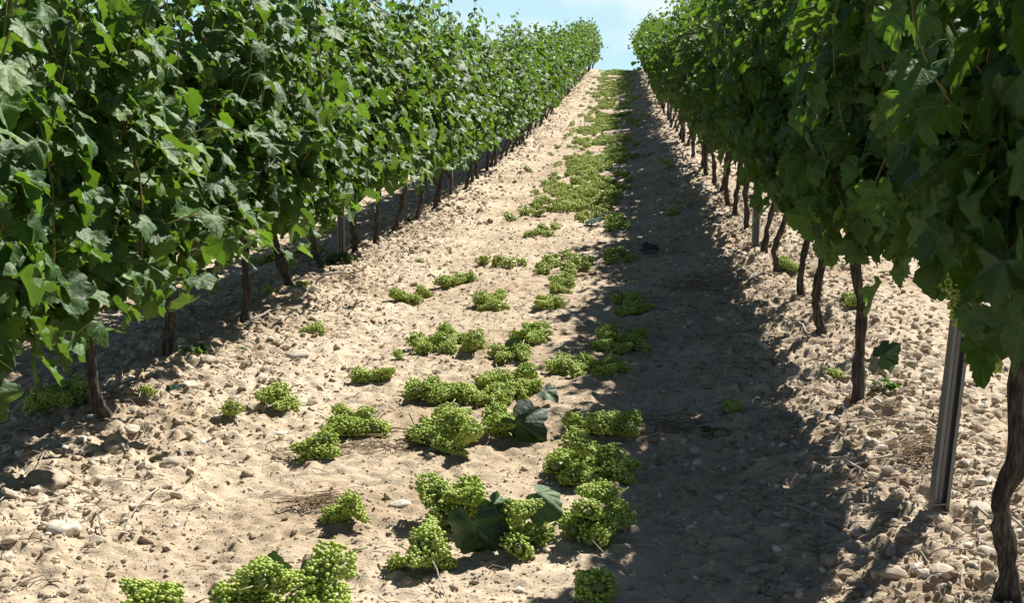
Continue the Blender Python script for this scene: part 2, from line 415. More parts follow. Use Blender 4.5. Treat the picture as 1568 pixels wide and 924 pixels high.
# ---------------------------------------------------------------- vine leaves
_HALF = [(.03, .0, .3), (.09, -.15, .0), (.20, -.25, .1), (.33, -.21, 0), (.46, -.22, .8), (.53, -.09, 0), (.61, -.02, .2), (.60, .09, 0),
         (.52, .19, 0), (.60, .26, .2), (.60, .36, .1), (.67, .47, 1.), (.56, .52, 0), (.51, .62, .1), (.43, .62, 0), (.36, .59, 0), (.36, .72, .1), (.27, .77, 0), (.22, .88, .1), (.11, .91, 0)]
_FULL = _HALF + [(.0, 1.02, 1.)] + [(-u, v, w) for u, v, w in _HALF[::-1]]
_MID = [(.06, -.05, .2), (.28, -.24, 0), (.50, -.18, .8), (.61, .04, 0), (.50, .19, 0), (.66, .45, 1.), (.50, .60, 0), (.36, .60, 0), (.24, .84, .1)]
_MID = _MID + [(0, 1.02, 1.)] + [(-u, v, w) for u, v, w in _MID[::-1]]
_LOW = [(.30, -.22, 0), (.58, .02, .5), (.60, .44, .5), (0, 1.02, 1.), (-.60, .44, .5), (-.58, .02, .5), (-.30, -.22, 0)]

def leaf_template(outline, ring):
    P = np.array(outline); n = len(P); c = np.array([0, .06])
    uv = [P[:, :2]]; ve = [P[:, 2]]
    if ring:
        uv.append(c + (P[:, :2] - c) * .55); ve.append(np.where(P[:, 2] > .7, 1., P[:, 2] * .6))
    uv.append(c[None]); ve.append(np.array([1.]))
    uv = np.concatenate(uv); ve = np.concatenate(ve); F = []
    i = np.arange(n); j = (i + 1) % n
    if ring:
        F = [np.stack([i, j, n + j], -1), np.stack([i, n + j, n + i], -1), np.stack([n + i, n + j, np.full(n, 2 * n)], -1)]
    else:
        F = [np.stack([i, j, np.full(n, n)], -1)]
    return uv, ve, np.concatenate(F)
LEAF_HI = leaf_template(_FULL, True); LEAF_MID = leaf_template(_MID, False); LEAF_LOW = leaf_template(_LOW, False)

def leaf_mesh(name, pos, tip, nrm, size, tint, tmpl, mat, rng, smooth=True):
    """one mesh of many leaves: pos n x 3, tip and nrm directions, size, tint 0..1"""
    uv, ve, F = tmpl; n = len(pos); k = len(uv)
    tip = tip / np.linalg.norm(tip, axis=1)[:, None]
    nrm = nrm - (nrm * tip).sum(1)[:, None] * tip; nrm /= np.linalg.norm(nrm, axis=1)[:, None] + 1e-9
    b = np.cross(tip, nrm)
    u = uv[None, :, 0] * rng.uniform(.85, 1.12, (n, 1)); v = uv[None, :, 1]
    fold = rng.normal(.12, .28, (n, 1)); curl = rng.normal(.24, .30, (n, 1)); wave = rng.normal(0, .10, (n, 1)); ph = rng.uniform(0, 6.28, (n, 1))
    edge = rng.normal(.13, .22, (n, 1))
    ang = np.arctan2(u, v - .1); rad = np.sqrt(u * u + (v - .2) ** 2)
    jag = 1 + np.where(rad > .3, rng.normal(0, .045, (n, k)), 0)
    w = fold * np.abs(u) - curl * np.clip(v, 0, 2) ** 2 * .6 - edge * rad ** 2 + wave * np.sin(ang * 5 + ph) * rad * 1.6 + .10 * u * rng.normal(0, 1, (n, 1)) + np.where(rad > .3, rng.normal(0, .022, (n, k)), 0)
    u = u * jag; v = v * jag
    s = size[:, None]
    V = pos[:, None] + (s * u)[..., None] * b[:, None] + (s * v)[..., None] * tip[:, None] + (s * w)[..., None] * nrm[:, None]
    FF = (F[None] + (np.arange(n) * k)[:, None, None]).reshape(-1, 3)
    A = np.stack([np.repeat(tint, k), np.tile(ve, n), np.zeros(n * k)], -1)
    return mesh(name, V.reshape(-1, 3), FF, mat, smooth, A)

def vine_geometry(seed, lod, y0=-.55, y1=.55, shoots=25, top=2.12, skirt=150, low=.64, flopp=.16, bias=.75):
    """foliage and cane meshes of one trained vine; origin at the trunk's foot, row along y"""
    r = np.random.default_rng(seed)
    pos, tip, nrm, size, tint = [], [], [], [], []
    canes = Acc()
    wid = y1 - y0
    step = {0: .072, 1: .085, 2: .12}[lod]
    def leaf(p, side, s, droop, pale):
        out = np.array([side, r.normal(0, .75), 0]); out /= np.linalg.norm(out)
        pet = s * r.uniform(.5, 1.1)
        q = p + out * pet + np.array([0, 0, r.uniform(-.2, .5) * pet])
        th = np.radians(np.clip(r.normal(droop, 24), -15, 115))
        sw = r.normal(0, .55)
        t = out * math.cos(th) + np.array([0, sw * .6, -math.sin(th)])
        nn = out * math.sin(th) + np.array([0, r.normal(0, .45), math.cos(th)]) + r.normal(0, .18, 3)
        nn = nn / np.linalg.norm(nn) + bias * np.array([.45, .0, .8]); nn /= np.linalg.norm(nn); t = t - (t @ nn) * nn
        pos.append(q); tip.append(t); nrm.append(nn); size.append(s); tint.append(np.clip(pale + r.normal(0, .26), 0, 1))
        if lod == 0 and r.random() < .6:
            m = (p + q) / 2 + np.array([0, 0, .012])
            V, F = tube([p, m, q], [.0016, .0014, .0012], 3, False); canes.add(V, F, [.35, 0, 0])
    nsh = int(shoots * wid / 1.1)
    for i in range(nsh):
        p = np.array([r.normal(0, .085), y0 + wid * (i + r.random()) / nsh, .74 + r.normal(0, .05)])
        mode = r.random()
        length = r.uniform(1.05, 1.62) * (top - .7) / 1.38
        d = np.array([r.normal(0, .28), r.normal(0, .22), 1.0])
        flop = 0
        if mode < flopp: length *= .62; flop = r.choice([-1, 1]) * r.uniform(.5, 1.0)
        pts = [p.copy()]; n = int(length / step); side = r.choice([-1, 1])
        for j in range(n):
            f = j / n
            d = d + r.normal(0, .10, 3) * np.array([1, 1, .3])
            d[0] += -.36 * p[0] * (0 if flop else 1) + flop * .10
            d[2] += -.10 * abs(flop) * (1 + 2.4 * f)
            d /= np.linalg.norm(d); p = p + d * step; pts.append(p.copy())
            side = -side
            s = .102 * (1 - .45 * f ** 2) * r.uniform(.75, 1.2) * (1.25 if lod == 2 else 1.08)
            if p[2] < low - .10: continue
            if lod == 2 or True:
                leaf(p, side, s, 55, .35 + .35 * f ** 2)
            if r.random() < .85 * (1 - .4 * f):
                leaf(p + r.normal(0, .04, 3), -side if r.random() < .5 else side, s * r.uniform(.55, .9), 50, .5)
        if lod < 2:
            pts = np.array(pts); V, F = tube(pts, np.linspace(.0052, .002, len(pts)), 4, False); canes.add(V, F, [r.uniform(.2, .8), 0, 0])
    for i in range(int(skirt * wid / 1.1 * (.6 if lod == 2 else 1))):
        p = np.array([r.normal(0, .14), r.uniform(y0, y1), low + .42 * r.random() ** 1.2 + .07 * math.sin(i * .9)])
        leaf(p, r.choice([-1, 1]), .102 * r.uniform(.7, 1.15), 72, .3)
    pos, tip, nrm = map(np.array, (pos, tip, nrm)); size = np.array(size); tint = np.array(tint)
    tmpl = (LEAF_HI, LEAF_MID, LEAF_LOW)[lod]
    fol = leaf_mesh('foliage', pos, tip, nrm, size, tint, tmpl, M_LEAF, r, lod < 2)
    can = canes.build('canes', M_CANE) if lod < 2 else None
    return fol, can

def trunk_mesh(seed, path=None, r0=.020, arms=(-.45, .45), k=10):
    """gnarled trunk from the foot to the fork plus two cordon arms"""
    r = np.random.default_rng(seed)
    if path is None:
        lean = r.normal(0, .10, 2)
        path = [(0, 0), (lean[0] * .3 + r.normal(0, .015), lean[1] * .3 + r.normal(0, .02)), (lean[0] * .7 + r.normal(0, .02), lean[1] * .7 + r.normal(0, .03)), (lean[0], lean[1])]
        path = [(x, y, z) for (x, y), z in zip(path, (0, .2, .42, .76))]
    P = np.array(path, float)
    t = np.linspace(0, 1, len(P)); tt = np.linspace(0, 1, 22)
    Q = np.stack([np.interp(tt, t, P[:, i]) for i in range(3)], -1)
    for _ in range(2): Q[1:-1] = (Q[:-2] + 2 * Q[1:-1] + Q[2:]) / 4
    Q[:, :2] += np.cumsum(r.normal(0, .0052, (22, 2)), 0)
    Q[0, 2] -= .07
    f = np.linspace(0, 1, 22)
    rad = r0 * (1 + .75 * np.exp(-f / .07) + .12 * np.sin(f * 19 + r.uniform(0, 6)) + .35 * np.exp(-((f - 1) / .1) ** 2))
    for _ in range(2): rad = rad * (1 + .35 * r.random() * np.exp(-((f - r.uniform(.15, .85)) / .035) ** 2))
    lob = 1 + .16 * np.sin(np.arange(k)[None] * 2 * np.pi / k * 3 + f[:, None] * 5 + r.uniform(0, 6)) + .10 * r.standard_normal((22, k))
    A = Acc(); V, F = tube(Q, rad, k, True, lobes=lob); A.add(V, F)
    top = Q[-1]
    for e in arms:
        n = 9; g = np.linspace(0, 1, n)
        pts = np.stack([top[0] * (1 - g) + r.normal(0, .006, n), top[1] + (e - top[1]) * g, top[2] - .03 + .03 * np.sin(g * 3) + r.normal(0, .008, n)], -1)
        V, F = tube(pts, np.linspace(r0 * .85, r0 * .4, n), 7, True, .08, r); A.add(V, F)
    return A.build('trunk', M_BARK)

VG_HI = [vine_geometry(300 + i, 0) for i in range(7)]
VG_MID = [vine_geometry(330 + i, 1, low=.56) for i in range(6)]
VG_LOW = [vine_geometry(360 + i, 2, shoots=21, low=.54) for i in range(5)]
TR = [trunk_mesh(400 + i) for i in range(7)]
TR_LOW = [trunk_mesh(420 + i, k=6) for i in range(4)]

def vine(x, y, trunk, geo, rz, label, group, sc=1.0, shift=0.0, base=None, drop=0.0, flip=1, thick=1.0):
    z = float(ground_smooth(x, y)) if base is None else base
    root = empty('grapevine', (x, y, z)); tag(root, label, 'grapevine', group)
    t = obj('trunk', trunk, root)
    fol, can = geo
    f = obj('foliage', fol, root, (shift, 0, drop), rz); f.scale = (thick, flip, sc)
    if can is not None:
        c = obj('canes', can, root, (shift, 0, drop), rz); c.scale = (thick, flip, sc)
    return root

# ---- the vines one can tell apart: foot (x, y), trunk line (dx, dy, z), girth, label
NEAR_ROOTS = []
NEAR_SUNNY = [
 (-2.10, 3.05, None, 0.0220, 'sunny row grapevine nearest the camera with large drooping leaves'),
 (-2.08, 4.00, None, 0.0220, 'sunny row grapevine in front of the first visible trunk, its leaves hanging low'),
 (-2.05, 4.97, [(0, 0, 0), (-.02, .0, .12), (-.045, .0, .32), (-.085, .02, .52), (-.06, .02, .76)], 0.0227, 'grapevine with the thick flared dark trunk, first trunk of the sunny row'),
 (-2.15, 6.00, [(0, 0, 0), (.0, .0, .15), (.025, 0, .35), (.03, .02, .76)], 0.0200, 'grapevine with straight dark trunk beside pale stones, second of the sunny row'),
 (-2.08, 7.03, [(0, 0, 0), (.0, 0, .15), (.0, .03, .40), (.01, .03, .76)], 0.0200, 'grapevine with upright trunk, dry sticks at its foot, before the leaning trunk'),
 (-2.08, 8.05, [(0, 0, 0), (-.05, 0, .13), (-.11, .02, .30), (-.15, .02, .46), (-.14, 0, .76)], 0.0239, 'grapevine with thick trunk leaning away from the lane, sunny row'),
 (-2.11, 9.10, [(0, 0, 0), (-.07, 0, .14), (-.10, .02, .28), (-.10, .02, .76)], 0.0200, 'grapevine with kinked trunk just before the twin steel post of the sunny row'),
 (-2.09, 10.05, [(0, 0, 0), (-.0, 0, .2), (-.01, .02, .76)], 0.0239, 'grapevine with dark trunk right behind the pale steel post of the sunny row'),
]
NEAR_SHADY = [
 (1.04, 1.30, None, 0.0227, 'shady row grapevine closest to the camera, leaves dark'),
 (1.03, 2.30, None, 0.0227, 'shady row grapevine with big dark leaves before the first visible trunk'),
 (1.00, 3.32, [(0, 0, 0), (-.005, 0, .12), (-.02, 0, .25), (.01, .0, .40), (.03, .02, .76)], 0.0239, 'grapevine with dark peeling trunk beside the steel post, first trunk of the shady row'),
 (.975, 5.36, [(0, 0, 0), (.0, 0, .2), (.005, .02, .45), (.01, .02, .76)], 0.0200, 'grapevine with straight trunk half lit, second trunk of the shady row'),
 (.99, 6.65, [(0, 0, 0), (-.03, 0, .10), (-.035, 0, .22), (-.005, .02, .38), (.03, .02, .76)], 0.0213, 'grapevine with bowed dark trunk, third trunk of the shady row'),
 (1.04, 7.60, [(0, 0, 0), (.0, 0, .2), (.03, .0, .40), (.04, .02, .76)], 0.0173, 'grapevine with slim trunk partly hidden behind the bowed trunk'),
 (1.005, 8.52, [(0, 0, 0), (-.03, 0, .12), (-.03, 0, .25), (.02, .02, .42), (.03, .02, .76)], 0.0173, 'grapevine with thin wavy trunk by a bright bunch, shady row'),
 (1.01, 9.40, [(0, 0, 0), (.02, 0, .2), (.05, 0, .45), (.05, .02, .76)], 0.0180, 'grapevine with trunk leaning towards the next one, by the dark post'),
 (1.01, 10.55, [(0, 0, 0), (-.03, 0, .15), (-.06, 0, .35), (-.05, .02, .76)], 0.0200, 'grapevine with slanting trunk just beyond the dark post'),
]
for i, (x, y, path, g, lab) in enumerate(NEAR_SUNNY):
    NEAR_ROOTS.append(vine(x, y, trunk_mesh(500 + i, path, g), VG_HI[i % 7], 0, lab, 'vines of the sunny row', 1.0 + .05 * math.sin(i * 2.1), .06 + .03 * math.cos(i * 1.7), None, -.15 if y < 9.5 else -.06))
WIDE = vine_geometry(390, 0, -1.05, .55, 38, low=.68, flopp=.06, bias=0.)
VG_DENSE = [vine_geometry(380 + i, 0, shoots=38, skirt=190, low=.68, flopp=.06, bias=0.) for i in range(4)]
for i, (x, y, path, g, lab) in enumerate(NEAR_SHADY):
    geo = VG_DENSE[i % 4]; rz = math.pi * ((i + 1) % 2)
    if abs(y - 5.36) < .01: geo, rz = WIDE, 0
    NEAR_ROOTS.append(vine(x, y, trunk_mesh(530 + i, path, g, arms=(-1.0, .5) if geo is WIDE else (-.45, .45)), geo, rz, lab, 'vines of the shady row', .90 + .04 * math.sin(i * 1.3), -.05, None, .20 if 1.5 < y < 4 else .11, 1, .80))

rv = np.random.default_rng(21)
def far_row(k, y0, y1, label, group, lod_y=(11, 27), step=1.03, drop=0.0, high=1.0, thick=1.0):
    y = y0; i = 0
    while y < y1:
        x = float(row_x(k, y)) + rv.normal(0, .03)
        geo = VG_MID[rv.integers(6)] if y < lod_y[1] else VG_LOW[rv.integers(5)]
        tr = TR[rv.integers(7)] if y < 22 else TR_LOW[rv.integers(4)]
        vine(x, y + rv.normal(0, .05), tr, geo, 0, label, group, rv.uniform(.90, 1.10) * high, rv.normal(0, .03), None, drop, rv.choice([-1, 1]), thick)
        y += step * (1 if y < 40 else 1.12); i += 1
far_row(0, 11.1, 28, 'grapevine in the middle stretch of the long sunny row', 'middle vines of the sunny row')
far_row(0, 28.2, 72, 'small looking grapevine far up the sunny row near the crest', 'distant vines of the sunny row')
far_row(1, 11.6, 28, 'grapevine in the middle stretch of the long shady row', 'middle vines of the shady row', drop=.13, high=.93, thick=.85)
far_row(1, 28.4, 69, 'small looking grapevine far up the shady row near the crest', 'distant vines of the shady row', drop=.08, high=.97)
far_row(-1, 5.0, 27, 'grapevine of the next row behind, seen under the sunny row', 'vines of the next row beyond the sunny row', (0, 16))
far_row(2, 3.2, 20, 'grapevine of the next row behind, glimpsed through the shady row', 'vines of the next row beyond the shady row', (0, 14))


# ---------------------------------------------------------------- steel posts
def post_mesh(h=1.5):
    # open rail profile with a deep groove towards the lane (x-) and towards the camera (y-)
    w, d, t = .026, .020, .004
    prof = [(-w, -d), (-w + .011, -d), (-w + .011, -d + t), (-w + t, -d + t), (-w + t, d - t), (-.006, d - t), (-.006, -.004), (.006, -.004), (.006, d - t), (w - t, d - t), (w - t, -d + t), (w - .011, -d + t), (w - .011, -d), (w, -d), (w, d), (-w, d)]
    n = len(prof); zs = [-.25, h]
    V = [(x, y, z) for z in zs for x, y in prof]
    F = [[i, (i + 1) % n, n + (i + 1) % n, n + i] for i in range(n)]
    F.append(list(range(n, 2 * n)))
    me = bpy.data.meshes.new('rail'); me.from_pydata(V, [], F); me.materials.append(M_STEEL); me.update()
    return me
POST = post_mesh()
def post(x, y, label, group=None, lean=(0, 0), rz=0):
    root = empty('trellis_post', (x, y, float(ground_smooth(x, y))), rz); root.rotation_euler = (lean[0], lean[1], rz)
    tag(root, label, 'post', group); obj('rail', POST, root)
post(.985, 4.02, 'grey grooved steel post beside the first dark trunk of the shady row', None, (0, .075), .15)
post(-2.115, 9.72, 'bright twin edged steel post beside a dark trunk of the sunny row', None, (0, 0), .1)
post(.99, 9.80, 'dark steel post among the thin trunks of the shady row', None, (0, .01))
post(-2.13, 16.2, 'thin bright steel post beside slanting trunks of the sunny row', None, (0, 0))
post(-2.09, 21.6, 'slender pale steel post, third in the sunny row')
for y in (27.5, 33.5, 39.5, 45.5, 51.5, 57.5, 63.5):
    post(float(row_x(0, y)), y, 'thin steel post standing in the distant sunny row', 'posts of the distant sunny row')
for y in (16.0, 22.0, 28.0, 34.0, 40.0, 46.0, 52.0, 58.0, 64.0):
    post(float(row_x(1, y)), y, 'thin steel post hidden among leaves of the distant shady row', 'posts of the distant shady row')

# ---------------------------------------------------------------- fallen bunches
def bunch_mesh(seed, sub, nb):
    r = np.random.default_rng(seed); base = (ICO1, ICO2)[sub]
    L = r.uniform(.11, .145); R = r.uniform(.036, .046); br = .0052 if sub else .0082
    A = Acc(); pts = []; mean = r.uniform(.34, .62)
    tries = 0
    while len(pts) < nb and tries < 7000:
        tries += 1
        f = r.random() ** .8
        rr = R * (1.0 - .72 * f ** 1.4) * (1 if f > .12 else .75 + 2 * f)
        if r.random() < .22 and f < .4: rr *= 1.35      # shoulder
        th = r.uniform(0, 2 * np.pi); q = rr * r.uniform(.72, 1.05)
        p = np.array([L * (f - .5) + r.normal(0, .003), q * math.cos(th) * 1.1, max(q * math.sin(th), -R * .55)])
        if pts and np.min(np.linalg.norm(np.array(pts) - p, axis=1)) < br * 1.42: continue
        pts.append(p)
    for p in pts:
        s = br * r.uniform(.78, 1.18); V = base[0] * s + p; A.add(V, base[1], [np.clip(r.normal(mean, .2), 0, 1), 0, 0])
    # dark core of stalks so one cannot look straight through
    V, F = tube([(-L * .5, 0, 0), (-L * .2, 0, .003), (L * .4, 0, 0)], [R * .35, R * .45, R * .12], 7); 
    me = A.build('berries', M_GRAPE)
    B = Acc(); B.add(V, F)
    bend = r.normal(0, .015, 2)
    V, F = tube([(-L * .45, 0, 0), (-L * .5 - .02, bend[0], .008), (-L * .5 - .045, bend[0] * 2, .016 + bend[1])], [.003, .0022, .003], 6); B.add(V, F)
    st = B.build('stalk', M_STEM)
    zmin = min(p[2] for p in pts) - br
    return me, st, -zmin
BU_HI = [bunch_mesh(700 + i, 1, 270) for i in range(8)]
BU_LO = [bunch_mesh(720 + i, 0, 75) for i in range(6)]

HEAPS = [
    ('front', -0.882, 3.33, 0.195, 0.10, 13, 'fallen green grape bunch in the biggest heap at the very front of the lane'),
    ('frontside', -1.22, 3.26, 0.071, 0.039, 3, 'fallen green grape bunch at the bottom edge beside the biggest front heap'),
    ('clump', -0.875, 4.072, 0.08, 0.065, 2, 'fallen green grape bunch in the compact clump beside the dark straw patch'),
    ('small', -0.64, 3.726, 0.037, 0.036, 1, 'small round green grape bunch just in front of the upright dark leaf'),
    ('leafside', -0.548, 3.725, 0.055, 0.07, 3, 'yellow-green grape bunch leaning against the big upright leaf'),
    ('leafback', -0.529, 4.134, 0.113, 0.115, 7, 'green grape bunch heaped just behind the big upright leaf'),
    ('leafend', -0.299, 3.918, 0.076, 0.097, 4, 'grape bunch between the upright leaf and the shade, half lit'),
    ('shadelow', -0.072, 4.013, 0.096, 0.101, 6, "dark green grape bunch lying in the row's shade nearest the camera"),
    ('shadebig', -0.088, 4.631, 0.17, 0.212, 11, 'dark green grape bunch in the widest shaded heap at the edge of the sun'),
    ('shadetop', -0.069, 5.169, 0.134, 0.14, 6, 'dark green grape bunch behind the widest shaded heap'),
    ('mound', -0.673, 5.002, 0.153, 0.159, 9, 'green grape bunch in the mound beside the black curled leaf'),
    ('moundfront', -0.615, 4.801, 0.077, 0.043, 2, 'small grape bunch fallen just in front of the mound with the black curled leaf'),
    ('blackleaf', -0.467, 5.11, 0.079, 0.103, 3, 'green grape bunch half covered by the black curled leaf'),
    ('strawpair', -1.144, 4.823, 0.083, 0.1, 3, 'bright grape bunch lying at the end of the dry straw streak'),
    ('strawback', -1.027, 5.134, 0.126, 0.125, 5, 'bright grape bunch in the string along the dry straw streak'),
    ('strawsmall', -1.152, 5.414, 0.059, 0.049, 1, 'tiny grape bunch above the string of bunches by the straw'),
    ('midleft', -0.811, 5.719, 0.119, 0.163, 5, 'green grape bunch in the heap on the sunny side of the tall mid lane pile'),
    ('midpile', -0.53, 5.739, 0.195, 0.237, 12, 'green grape bunch in the tall middle pile of the lane'),
    ('midback', -0.533, 6.406, 0.112, 0.115, 4, 'green grape bunch behind the tall middle pile, by a grey leaf'),
    ('lone', -1.149, 5.982, 0.082, 0.101, 2, 'grape bunch in the lone round clump on bare sunlit soil'),
    ('lonefar', -1.453, 5.464, 0.074, 0.07, 2, 'grape bunch lying alone near the stony edge of the sunny track'),
    ('loneedge', -1.606, 5.213, 0.049, 0.053, 1, 'small bright grape bunch alone beside the stones of the sunny row'),
    ('sash', -0.883, 6.677, 0.211, 0.218, 9, 'green grape bunch in the long heap behind the middle pile'),
    ('round', -0.446, 6.882, 0.12, 0.17, 5, 'green grape bunch in the rounded heap between sun and shade'),
    ('ridge', -0.157, 6.142, 0.198, 0.214, 9, 'green grape bunch in the ridge running into the shade'),
    ('shaderidge', -0.007, 6.801, 0.186, 0.29, 9, 'dark grape bunch in the shaded heap behind the ridge'),
    ('shadeback', 0.071, 7.773, 0.16, 0.183, 5, 'dark grape bunch in the low shaded heap beside the dark earth mound'),
    ('standing', -1.654, 6.789, 0.054, 0.125, 1, 'single grape bunch standing up against a pale stone'),
    ('dot', -1.102, 6.421, 0.043, 0.064, 1, 'tiny grape bunch on bare soil beside the long heap'),
    ('flat', -1.36, 8.169, 0.103, 0.124, 3, 'grape bunch in the flat clump nearest the sunny row, beyond the standing bunch'),
    ('trio', -1.152, 8.557, 0.169, 0.491, 6, 'grape bunch in the triple heap beside the flat clump'),
    ('neck', -0.783, 7.921, 0.111, 0.274, 5, 'grape bunch in the upright heap on the bare middle strip'),
    ('tail', -0.438, 7.718, 0.095, 0.17, 3, 'grape bunch at the near tail of the long curving pile'),
    ('tailmid', -0.41, 8.498, 0.1, 0.275, 4, 'grape bunch half way along the long curving pile'),
    ('curve', -0.389, 9.534, 0.243, 0.625, 12, 'grape bunch at the wide far end of the long curving pile'),
    ('bow', -0.877, 9.774, 0.191, 0.341, 5, 'grape bunch in the bow shaped heap on the sunny track'),
    ('shadepair', -0.007, 9.675, 0.136, 0.373, 4, 'dark grape bunch in the shaded pair beside the curving pile'),
    ('step', -0.659, 11.576, 0.193, 0.516, 5, 'grape bunch in the small stepped heap before the far carpet'),
    ('bend', -0.149, 12.407, 0.275, 1.36, 10, 'grape bunch heaped at the shade line before the far carpet'),
    ('left', -1.055, 14.238, 0.366, 1.162, 9, 'grape bunch in the outlying heap reaching towards the sunny row'),
    ('dotfar', -1.502, 9.73, 0.046, 0.112, 1, 'tiny grape bunch by itself close to the sunny row'),
    ('single', -1.154, 25.23, 0.177, 1.211, 1, 'small grape bunch alone on the far sunny track'),
    ('singlefar', -1.373, 20.001, 0.089, 0.631, 1, 'faint grape bunch alone beside the far carpet'),
    ('shadetrack', 0.537, 12.682, 0.117, 0.461, 2, 'dark grape bunch out in the middle of the shaded track'),
    ('shadetrackfar', 0.587, 18.388, 0.184, 0.78, 3, 'dark grape bunch in the far shaded track'),
    ('shadedot', 0.463, 5.39, 0.042, 0.06, 1, 'small dark grape bunch alone deep in the shade'),
    ('shadefront', -0.057, 3.475, 0.054, 0.049, 2, 'very dark grape bunch in the deepest shade at the front'),
    ('alleydark', -2.332, 5.129, 0.094, 0.081, 3, 'dark grape bunch in the shaded alley behind the sunny row'),
    ('alleyclump', -2.292, 5.265, 0.09, 0.111, 3, 'dark grape bunch in the round clump behind the first sunny trunk'),
    ('alleyedge', -2.737, 5.448, 0.063, 0.14, 2, 'dark grape bunch at the very edge of the shaded alley'),
    ('alleylit', -3.283, 7.511, 0.063, 0.149, 2, 'sunlit grape bunch seen below the leaves beyond the shaded alley'),
    ('alleylit2', -3.262, 7.181, 0.049, 0.087, 1, 'small sunlit grape bunch low under the hanging leaves'),
    ('alleyfar', -2.892, 10.516, 0.181, 0.544, 5, 'dark grape bunch in the far alley behind the third sunny trunk'),
    ('alleyfar2', -2.606, 10.48, 0.203, 0.471, 4, 'dark grape bunch in the far alley behind the leaning trunk'),
    ('stump', -2.004, 8.125, 0.041, 0.11, 1, 'bright grape bunch at the foot of the leaning trunk'),
    ('stump2', -2.151, 7.807, 0.041, 0.114, 1, 'dull grape bunch among stones at a sunny row trunk'),
    ('right1', 0.963, 5.823, 0.046, 0.068, 1, 'bright grape bunch on the stones beside the second shady trunk'),
    ('right2', 1.274, 7.428, 0.056, 0.175, 3, 'bright grape bunch behind the second shady trunk'),
    ('right3', 1.094, 8.601, 0.065, 0.108, 2, 'bright grape bunch at the foot of a thin shady trunk'),
    ('right4', 1.505, 11.847, 0.045, 0.129, 1, 'faint bright grape bunch behind the shady trunks'),
    ('leafhide', -1.977, 5.309, 0.034, 0.045, 1, 'small grape bunch among white stones beside the first sunny trunk'),
    ('carpet1', -0.582, 18.065, 0.557, 3.074, 26, 'grape bunch in the near end of the dense far carpet'),
    ('carpet2', -0.38, 25.199, 0.55, 3.107, 16, 'grape bunch in the middle of the dense far carpet'),
    ('carpetshade', 0.043, 16.895, 0.1, 1.666, 4, 'dark grape bunch on the shaded fringe of the far carpet'),
]
GROUPS = {}
def bunch(x, y, z, lib, r, label, group, sc=1.0, yaw=None, tilt=None):
    me, st, up = lib[r.integers(len(lib))]
    root = empty('grape_bunch', (x, y, z + up * sc * .85)); s = sc
    root.scale = (s, s, s * .82)
    tl = r.normal(0, .28, 2) if tilt is None else tilt
    root.rotation_euler = (tl[0], tl[1], r.uniform(0, 6.28) if yaw is None else yaw)
    tag(root, label, 'grape bunch', group)
    obj('berries', me, root); obj('stalk', st, root)
    return root
def heap(key, cx, cy, rx, ry, n, label, r):
    placed = []
    lib = BU_HI if cy < 9.2 else BU_LO
    grp = 'bunches of the %s heap' % key if n > 1 else None
    for i in range(n):
        best = None
        for _ in range(25):
            a = r.uniform(0, 2 * np.pi); q = math.sqrt(r.random())
            px = cx + max(rx - .035, .012) * q * math.cos(a); py = cy + max(ry - .035, .012) * q * math.sin(a)
            d = min([math.hypot(px - u[0], py - u[1]) for u in placed], default=9)
            if best is None or d > best[0]: best = (d, px, py)
            if d > .085: break
        d, px, py = best
        over = sum(1 for u in placed if math.hypot(px - u[0], py - u[1]) < .07)
        placed.append((px, py))
        z = float(ground(px, py)) + min(over, 3) * .034
        sc = r.uniform(.95, 1.22)
        if rx < .05: sc *= .72
        if 'tiny' in label: sc *= .7
        if cy > 12: sc *= 1.12
        bunch(px, py, z, lib, r, label, grp, sc)
rb = np.random.default_rng(33)
for k, cx, cy_, rx, ry, n, lab in HEAPS:
    heap(k, cx, cy_ - (.07 if cy_ < 5.5 else .03), rx, ry, n, lab, rb)

def far_carpet():
    """the dense mass of bunches up to the crest, past counting"""
    r = np.random.default_rng(40); A = []; F0 = []; At = []; n = 0
    k = 0
    def put(x, y, sc):
        nonlocal n
        me, st, up = BU_LO[r.integers(len(BU_LO))]
        V = CV[r.integers(len(CV))]
        th = r.uniform(0, 6.28); c, s = math.cos(th), math.sin(th)
        P = V[0] * sc; X = c * P[:, 0] - s * P[:, 1] + x; Y = s * P[:, 0] + c * P[:, 1] + y
        Z = P[:, 2] + float(ground(x, y)) + .025 * sc
        A.append(np.stack([X, Y, Z], -1)); F0.append(V[1] + n); At.append(V[2]); n += len(P)
    CV = []
    for me, st, up in BU_LO:
        co = np.zeros(len(me.vertices) * 3, np.float32); me.vertices.foreach_get('co', co)
        fi = np.zeros(len(me.polygons) * 3, np.int32); me.loops.foreach_get('vertex_index', fi)
        ca = np.zeros(len(me.vertices) * 4, np.float32); me.color_attributes['var'].data.foreach_get('color', ca)
        CV.append((co.reshape(-1, 3), fi.reshape(-1, 3), ca.reshape(-1, 4)[:, :3]))
    for y0, y1, cnt, xc, w in ((13.8, 22, 150, -.48, .25), (20, 30, 300, -.45, .28), (29, 42, 330, -.42, .30), (42, 66, 480, -.36, .34), (22, 60, 40, -1.0, .2), (30, 62, 60, .15, .2)):
        for _ in range(cnt):
            y = r.uniform(y0, y1)
            x = xc + r.normal(0, w)
            if vnoise(x / .45, y / 1.1, 77) + .35 * vnoise(x / .2, y / .5, 78) < -.12: continue
            put(x, y, r.uniform(1.0, 1.45))
    o = obj('fallen_grapes', mesh('fallen_grapes', np.concatenate(A), np.concatenate(F0), M_GRAPE, True, np.concatenate(At)))
    tag(o, 'carpet of fallen green grapes along the lane up to the crest', 'fallen grapes', kind='stuff')
far_carpet()


